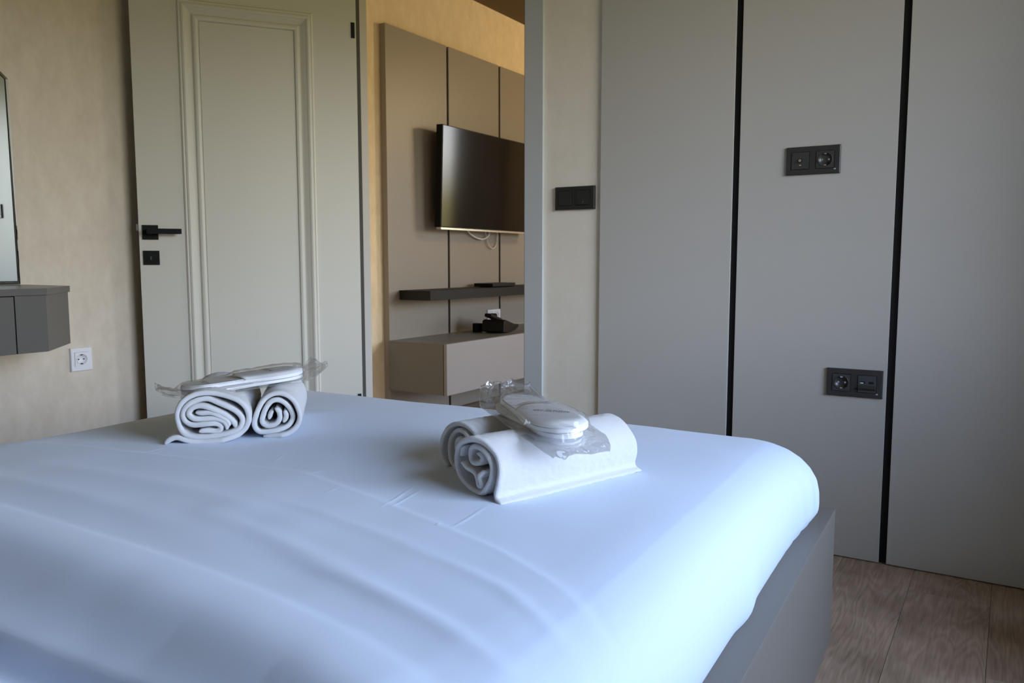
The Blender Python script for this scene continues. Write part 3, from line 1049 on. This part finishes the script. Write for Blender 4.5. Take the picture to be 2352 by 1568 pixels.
def logo(parent, cx, cy, rot, width, zfun, label):
    """printed mark: VIV, a leaf, HOME with a fine line below, laid on a surface"""
    cu = bpy.data.curves.new('logo_print', 'FONT')
    cu.body = 'VIV   HOME'
    cu.size = 1.0
    cu.align_x = 'CENTER'
    cu.align_y = 'CENTER'
    cu.resolution_u = 3
    to = bpy.data.objects.new('logo_tmp', cu)
    COL.objects.link(to)
    bpy.context.view_layer.update()
    dg = bpy.context.evaluated_depsgraph_get()
    me = bpy.data.meshes.new_from_object(to.evaluated_get(dg))
    bpy.data.objects.remove(to)
    xs = [v.co.x for v in me.vertices]
    k = width / (max(xs) - min(xs))
    bm = bmesh.new()
    bm.from_mesh(me)
    # leaf-shaped emblem standing in the middle: an outlined drop with a vein
    gx = min(xs) + (max(xs) - min(xs)) * 0.395
    n = 20
    prev = None
    first = None
    for i in range(n):
        a = 2 * math.pi * i / n
        rad = 0.52 * (0.55 + 0.45 * math.cos(a) ** 2) if math.cos(a) > 0 else 0.40
        c_, s_ = math.cos(a), math.sin(a)
        o_ = bm.verts.new((gx + rad * s_ * 0.85, 0.12 + rad * c_, 0))
        i_ = bm.verts.new((gx + (rad - 0.09) * s_ * 0.85, 0.12 + (rad - 0.09) * c_, 0))
        if prev:
            bm.faces.new((prev[0], o_, i_, prev[1]))
        else:
            first = (o_, i_)
        prev = (o_, i_)
    bm.faces.new((prev[0], first[0], first[1], prev[1]))
    for x0, x1, y0, y1 in ((gx - 0.04, gx + 0.04, -0.34, 0.25), (gx - 0.22, gx + 0.22, -0.36, -0.28)):
        bm.faces.new([bm.verts.new((a, b, 0)) for a, b in ((x0, y0), (x1, y0), (x1, y1), (x0, y1))])
    rr = random.Random(4)
    xx = min(xs) + 0.9
    while xx < max(xs) - 0.9:
        ww = rr.uniform(0.12, 0.24)
        bm.faces.new([bm.verts.new((a, b, 0)) for a, b in ((xx, -0.66), (xx + ww, -0.66), (xx + ww, -0.52), (xx, -0.52))])
        xx += ww + 0.16
    bmesh.ops.subdivide_edges(bm, edges=[e for e in bm.edges if e.calc_length() > 0.3], cuts=2)
    c_, s_ = math.cos(rot), math.sin(rot)
    for v in bm.verts:
        a, b = v.co.x * k, v.co.y * k
        x_, y_ = cx + a * c_ - b * s_, cy + a * s_ + b * c_
        v.co = (x_, y_, zfun(x_, y_))
    o = mobj('logo_print', bm, 'ink', parent, label=label)
    bpy.data.meshes.remove(me)
    return o


def bag(name, M, L, Wd, hfun, label, seed, ends=(0.02, 0.02), crumple=1.0):
    """a loose clear film envelope around the slippers: top and bottom sheets joined at the rim"""
    nu, nv = 170, 70
    a = np.linspace(-L / 2, L / 2, nu)
    b = np.linspace(-Wd / 2, Wd / 2, nv)
    A, B = np.meshgrid(a, b, indexing='ij')
    inside = hfun(A, B)
    rim = np.clip(np.minimum((L / 2 - np.abs(A)) / 0.03, (Wd / 2 - np.abs(B)) / 0.012), 0, 1)
    def ridge(sc, ang, k):
        c_, s_ = math.cos(ang), math.sin(ang)
        return 0.5 - 2.0 * np.abs(vnoise(A * c_ + B * s_ + seed, (B * c_ - A * s_) * 0.45, sc, seed + k))
    r1 = 0.9 * vnoise(A + seed, B, 0.024, seed) + 0.75 * ridge(0.026, 0.5, 1) + 0.45 * ridge(0.013, 2.1, 2) + 0.22 * ridge(0.0065, 1.2, 3)
    endw = np.clip((np.abs(A) - (L / 2 - 0.06)) / 0.06, 0, 1)
    amp = (0.0030 + 0.013 * endw) * crumple
    lift = np.where(A > 0, ends[1], ends[0]) * endw ** 1.6
    top = inside + 0.0015 * rim + amp * r1 * 0.9 + lift + 0.0012
    bot = -0.0012 + np.minimum(0, amp * r1 * 0.15) + lift * 0.85 - 0.0006 * rim
    bot = np.minimum(bot, top - 0.0007)
    side = 1 + 0.05 * vnoise(A, B * 0 + seed, 0.03, seed + 4)
    narrow = 1 - 0.25 * endw ** 2
    Bx = B * side * narrow
    Ax = A + 0.010 * endw * vnoise(A * 0 + seed, B, 0.02, seed + 6) * np.sign(A)
    top_v = np.stack([Ax, Bx, top], -1).reshape(-1, 3)
    bot_v = np.stack([Ax, Bx, bot], -1).reshape(-1, 3)
    idx = np.arange(nu * nv).reshape(nu, nv)
    f1 = np.stack([idx[:-1, :-1], idx[1:, :-1], idx[1:, 1:], idx[:-1, 1:]], -1).reshape(-1, 4)
    f2 = f1[:, ::-1] + nu * nv
    rimidx = np.concatenate([idx[:, 0], idx[-1, 1:], idx[-2::-1, -1], idx[0, -2:0:-1]])
    nx = np.roll(rimidx, -1)
    f3 = np.stack([rimidx, rimidx + nu * nv, nx + nu * nv, nx], -1)
    o = npobj(name, np.concatenate([top_v, bot_v]), np.concatenate([f1, f2, f3]), 'clear_film', smooth=True, label=label, cat='plastic bag', group='clear slipper bags')
    o.matrix_world = M
    return o


def frame(origin, xdir, up=(0, 0, 1)):
    x_ = Vector(xdir).normalized()
    z_ = Vector(up)
    y_ = z_.cross(x_).normalized()
    z_ = x_.cross(y_)
    return Matrix(((x_.x, y_.x, z_.x, origin[0]), (x_.y, y_.y, z_.y, origin[1]), (x_.z, y_.z, z_.z, origin[2]), (0, 0, 0, 1)))


def stack_height(flip):
    def f(A, B):
        s = np.clip(A / SL + 0.5, 0.001, 0.999)
        w = np.maximum(sole_halfwidth(s), 0.02)
        ins = np.clip((SL / 2 + 0.012 - np.abs(A)) / 0.02, 0, 1)
        q = np.clip(np.abs(B) / (w + 0.004), 0, 1)
        across = np.clip((1.12 - np.abs(B) / (w + 0.004)) / 0.2, 0, 1)
        toe = np.clip((s - 0.40) / 0.06, 0, 1)
        return ins * across * (0.0195 + 0.011 * toe * (1 - q ** 2.6) ** 0.55)
    return f


def pack(origin, xdir, seed, where, text_pts, ends):
    M = frame(origin, xdir)
    flip = M @ Matrix.Rotation(math.pi, 4, 'Z')
    lo = slipper(flip @ Matrix.Translation((0, 0, 0.0006)), 'flat white slipper at the bottom of the %s clear bag' % where, 0.0018)
    up_ = slipper(M @ Matrix.Translation((0, 0, 0.0112)), 'white slipper on top in the %s clear bag' % where, 0.0085)
    def zf(x_, y_):
        s = np.float64(np.clip(x_ / SL + 0.5, 0.01, 0.99))
        q = np.clip(abs(y_) / float(sole_halfwidth(s)), 0, 0.98)
        return (0.0066 + float(vamp_z(s, np.float64(q), 0.0085)) + 0.0006) if s > 0.47 else 0.0092
    for cx_, cy_, rot, wd in text_pts:
        logo(up_, cx_, cy_, rot, wd, zf, 'small dark printed name with leaf emblem')
    bag('slipper_bag', M @ Matrix.Translation((0, 0, 0.0)), 0.365, 0.142, stack_height(False), 'clear crinkled plastic bag of white slippers lying on the %s towel pair' % where, seed, ends)


pack((-1.492, 1.236, 0.6160), (0.40, 0.89, 0.070), 11, 'left', [(0.055, 0.0, math.radians(-90), 0.060), (-0.085, 0.0, math.radians(-90), 0.055)], (0.016, 0.030))
pack((-0.728, 1.270, 0.6085), (0.79, -0.61, -0.055), 23, 'right', [(0.045, 0.004, math.radians(62), 0.066)], (0.030, -0.014))

# ================================================================== DRESSING TABLE AND MIRROR
vz = 0.8185
ve = empty('dressing_table', (XL, 0.8, 0), label='dark grey floating dressing table with chamfered corner on the left wall', cat='dressing table')


def rel(o, loc):
    o.location = (-loc[0], -loc[1], -loc[2])
    return o


VL = (XL, 0.8, 0)
FX, EY, CXc, CYc = -2.455, 1.495, -2.645, 1.318
o = prism('table_top', [(XL, -0.05), (FX, -0.05), (FX, CYc), (CXc, EY), (XL, EY)], vz - 0.020, vz, 'vanity_lacquer', ve, bevel=0.0015)
rel(o, VL)
i_ = 0.007
o = prism('body', [(XL, -0.04), (FX - 0.025, -0.04), (FX - 0.025, CYc - 0.012), (CXc - 0.012, EY - i_), (XL, EY - i_)], vz - 0.190, vz - 0.020, 'vanity_lacquer', ve)
rel(o, VL)
GY = 1.226
o = box('drawer_front', (FX - 0.025, FX - 0.006, 0.55, GY - 0.0018, vz - 0.190, vz - 0.0225), 'vanity_lacquer', ve, bevel=0.0006)
rel(o, VL)
o = prism('corner_front', [(FX - 0.025, GY + 0.0018), (FX - 0.006, GY + 0.0018), (FX - 0.006, CYc - 0.001), (CXc - 0.003, EY - i_ + 0.001), (CXc - 0.016, EY - i_ - 0.002), (FX - 0.025, CYc - 0.010)],
          vz - 0.190, vz - 0.0202, 'vanity_lacquer', ve)
rel(o, VL)
o = boxes('drawer_gap', [(FX - 0.0252, FX - 0.016, GY - 0.0018, GY + 0.0018, vz - 0.190, vz - 0.0225)], 'gap_black', ve)
rel(o, VL)

mi = empty('mirror', (XL, 1.0, vz), label='frameless wall mirror with angled top corner above the dressing table', cat='mirror')
ML = (XL, 1.0, vz)
mx0 = XL + 0.004
mp_ = [(0.30, 0.002), (1.474, 0.002), (1.474, 0.690), (1.22, 0.93), (0.55, 0.93), (0.30, 0.690)]     # (y, height)


def yzprism(name, poly, x0, x1, m, parent, loc, inset=0.0, dx=0.0):
    bm = bmesh.new()
    A = [bm.verts.new((x0, y, vz + z)) for y, z in poly]
    cy_ = sum(y for y, z in poly) / len(poly)
    cz_ = sum(z for y, z in poly) / len(poly)
    B = []
    for y, z in poly:
        d = Vector((cy_ - y, cz_ - z))
        d.normalize()
        B.append(bm.verts.new((x1, y + d.x * inset, vz + z + d.y * inset)))
    n = len(poly)
    bm.faces.new(A[::-1])
    bm.faces.new(B)
    for k in range(n):
        bm.faces.new((A[k], A[(k + 1) % n], B[(k + 1) % n], B[k]))
    return rel(mobj(name, bm, m, parent), loc)


yzprism('backing', mp_, mx0, mx0 + 0.006, 'gap_black', mi, ML)
yzprism('bevelled_edge', mp_, mx0 + 0.006, mx0 + 0.011, 'mirror_bevel', mi, ML, inset=0.011)


def inset_poly(poly, d):
    cy_ = sum(y for y, z in poly) / len(poly)
    cz_ = sum(z for y, z in poly) / len(poly)
    r = []
    for y, z in poly:
        v = Vector((cy_ - y, cz_ - z)).normalized()
        r.append((y + v.x * d, z + v.y * d))
    return r


yzprism('dark_line', inset_poly(mp_, 0.0115), mx0 + 0.011, mx0 + 0.0113, 'gap_black', mi, ML)
yzprism('glass', inset_poly(mp_, 0.0165), mx0 + 0.0113, mx0 + 0.0118, 'mirror_glass', mi, ML)

# ================================================================== ROOM BEYOND: cladding, television, shelf, cabinet
XP = -2.88
tcl = empty('wall_cladding', (0, 0, 0), label='grey-brown wall cladding behind the television beyond the doorway', cat='wall cladding')
ty = [3.374, 3.917, 3.938, 4.480, 4.501, 5.043, 5.064, 5.60]
for k in range(0, 8, 2):
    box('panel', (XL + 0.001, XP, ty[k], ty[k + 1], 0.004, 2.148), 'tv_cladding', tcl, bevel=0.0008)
for k in (1, 3, 5):
    boxes('strip', [(XL + 0.001, XP - 0.010, ty[k], ty[k + 1], 0.004, 2.140)], 'black_strip', tcl)

# television, tilted slightly downward on a wall bracket
TVY0, TVY1, TVH = 3.715, 4.745, 0.586
tv = empty('television', (-2.78, 0, 1.079), label='flat black television with silver bottom edge on the far wall', cat='television')
tilt = math.atan2(0.020, 0.58)
tv.rotation_euler = (0, tilt, 0)
box('housing', (-0.045, -0.002, TVY0, TVY1, 0.012, TVH), 'tv_black', tv, bevel=0.003)
boxes('screen', [(-0.0015, 0.0, TVY0 + 0.006, TVY1 - 0.006, 0.018, TVH - 0.006)], 'tv_screen', tv)
box('bottom_trim', (-0.030, 0.002, TVY0, TVY1, 0.0, 0.0115), 'tv_silver', tv, bevel=0.0008, label='silver bottom trim')
br = boxes('bracket', [(-0.10, -0.046, 4.10, 4.36, 0.22, 0.44)], 'black_metal', tv)
tube('hanging_cable', [(-2.865, 4.07, 1.12), (-2.862, 4.12, 1.070), (-2.860, 4.20, 1.042), (-2.860, 4.27, 1.038), (-2.861, 4.33, 1.062), (-2.866, 4.36, 1.12)], 0.0048, 'cable_white', label='thick white cable loop hanging below the television', cat='cable')
tube('hanging_cable', [(-2.868, 4.30, 1.11), (-2.866, 4.315, 1.04), (-2.866, 4.345, 0.995), (-2.866, 4.385, 0.980), (-2.867, 4.425, 1.0), (-2.868, 4.44, 1.05), (-2.869, 4.445, 1.11)], 0.0032, 'cladding', label='thin grey cable loop beside the thick white one', cat='cable')

box('wall_shelf', (XP, -2.664, 3.462, 5.25, 0.686, 0.7385), 'shelf_dark', bevel=0.0012, label='dark floating shelf on the cladding below the television', cat='shelf')
sb = empty('media_box', (-2.76, 4.22, 0.7385), label='flat black media box lying on the dark shelf', cat='media box')
prism('case', [(-0.075, -0.095), (0.065, -0.095), (0.085, 0.12), (0.045, 0.20), (-0.075, 0.20)], 0.004, 0.024, 'tv_black', sb, bevel=0.002)
boxes('foot', [(-0.05, 0.03, -0.07, 0.15, 0.0, 0.004)], 'hole_black', sb)

tcb = empty('tv_cabinet', (XP, 3.363, 0.196), label='grey floating television cabinet with pale drawer front', cat='cabinet')
o = rel(box('body', (XP, -2.508, 3.363, 5.30, 0.196, 0.455), 'cabinet_top', tcb), (XP, 3.363, 0.196))
o = rel(box('cabinet_top', (XP, -2.508, 3.363, 5.30, 0.4555, 0.467), 'cabinet_top', tcb), (XP, 3.363, 0.196))
o = rel(box('drawer_front', (-2.504, -2.485, 3.363, 4.33, 0.196, 0.467), 'cabinet_grey', tcb, bevel=0.0008), (XP, 3.363, 0.196))
o = rel(box('drawer_front', (-2.504, -2.485, 4.334, 5.30, 0.196, 0.467), 'cabinet_grey', tcb, bevel=0.0008), (XP, 3.363, 0.196))

# desk telephone with its handset, and the power adapter beside it
ph = empty('telephone', (-2.655, 4.125, 0.467), math.radians(12), label='black desk telephone lying on the television cabinet', cat='telephone')
bm = bmesh.new()
sec = [(-0.10, 0.012), (-0.09, 0.075), (-0.06, 0.082), (0.12, 0.036), (0.175, 0.040), (0.17, 0.022), (0.11, 0.008), (-0.02, 0.0)]
A = [bm.verts.new((-0.07, y, z)) for y, z in sec]
B = [bm.verts.new((0.07, y, z)) for y, z in sec]
bm.faces.new(A)
bm.faces.new(B[::-1])
for k in range(len(sec)):
    bm.faces.new((A[k], B[k], B[(k + 1) % len(sec)], A[(k + 1) % len(sec)]))
mobj('base', bm, 'tv_black', ph, bevel=0.004)
hs = box('handset', (-0.062, -0.016, -0.10, 0.10, 0.078, 0.10), 'tv_black', ph, bevel=0.008)
hs.rotation_euler = (math.radians(-13), 0, 0)
for i in range(3):
    for j in range(4):
        yy = -0.02 + j * 0.022
        boxes('key', [(0.012 + i * 0.017, 0.024 + i * 0.017, yy, yy + 0.013, 0.082 - (yy + 0.06) * 0.2556, 0.0845 - (yy + 0.06) * 0.2556)], 'anthracite_key', ph)
box('power_adapter', (-2.80, -2.755, 4.055, 4.10, 0.467, 0.520), 'tv_black', bevel=0.004, label='small black power adapter beside the telephone', cat='adapter')
ps = plate_root('white_socket', (XP, 4.41, 0.545), math.radians(90), 'white double socket with black plug above the television cabinet', 'socket', 0.150, 0.080, 'white_plastic', 0.010)
for cx_ in (-0.0355, 0.0355):
    insert_ring(ps, cx_, 0, 0.050, 'white_plastic', -0.010)
    schuko(ps, cx_, 0, -0.0113, 'white_plastic', 'white_plastic')
pl = empty('plug', (XP + 0.012, 4.378, 0.545), label='black plug in the white socket above the television cabinet', cat='plug')
bm = bmesh.new()
add_disc(bm, (-0.004, 0, 0), (1, 0, 0), 0.017, 0.034, 20)
mobj('plug_body', bm, 'tv_black', pl)
tube('cord', [(0.028, 0, 0), (0.040, 0.0, -0.012), (0.044, -0.06, -0.04), (0.06, -0.14, -0.073), (0.09, -0.20, -0.0755)], 0.003, 'tv_black', pl)

# pendant lamp added out of view to warm the upper walls of the room beyond
pd = empty('added_pendant_lamp', (-1.1, 5.4, ZC), label='round glass pendant lamp added unseen to warm the room beyond the doorway', cat='lamp')
boxes('ceiling_rose', [(-0.05, 0.05, -0.05, 0.05, -0.02, 0.0)], 'black_metal', pd)
tube('cord', [(0, 0, -0.02), (0, 0, -0.12), (0, 0, -0.24)], 0.003, 'black_metal', pd)
bm = bmesh.new()
bmesh.ops.create_uvsphere(bm, u_segments=32, v_segments=20, radius=0.11, matrix=Matrix.Translation((0, 0, -0.34)))
em = bpy.data.materials.new('lamp_glass')
em.use_nodes = True
eb = em.node_tree.nodes['Principled BSDF']
eb.inputs['Base Color'].default_value = (0.9, 0.8, 0.6, 1)
eb.inputs['Emission Color'].default_value = (1.0, 0.72, 0.38, 1)
eb.inputs['Emission Strength'].default_value = 120.0
MATS['lamp_glass'] = em
mobj('shade', bm, 'lamp_glass', pd, smooth=True)
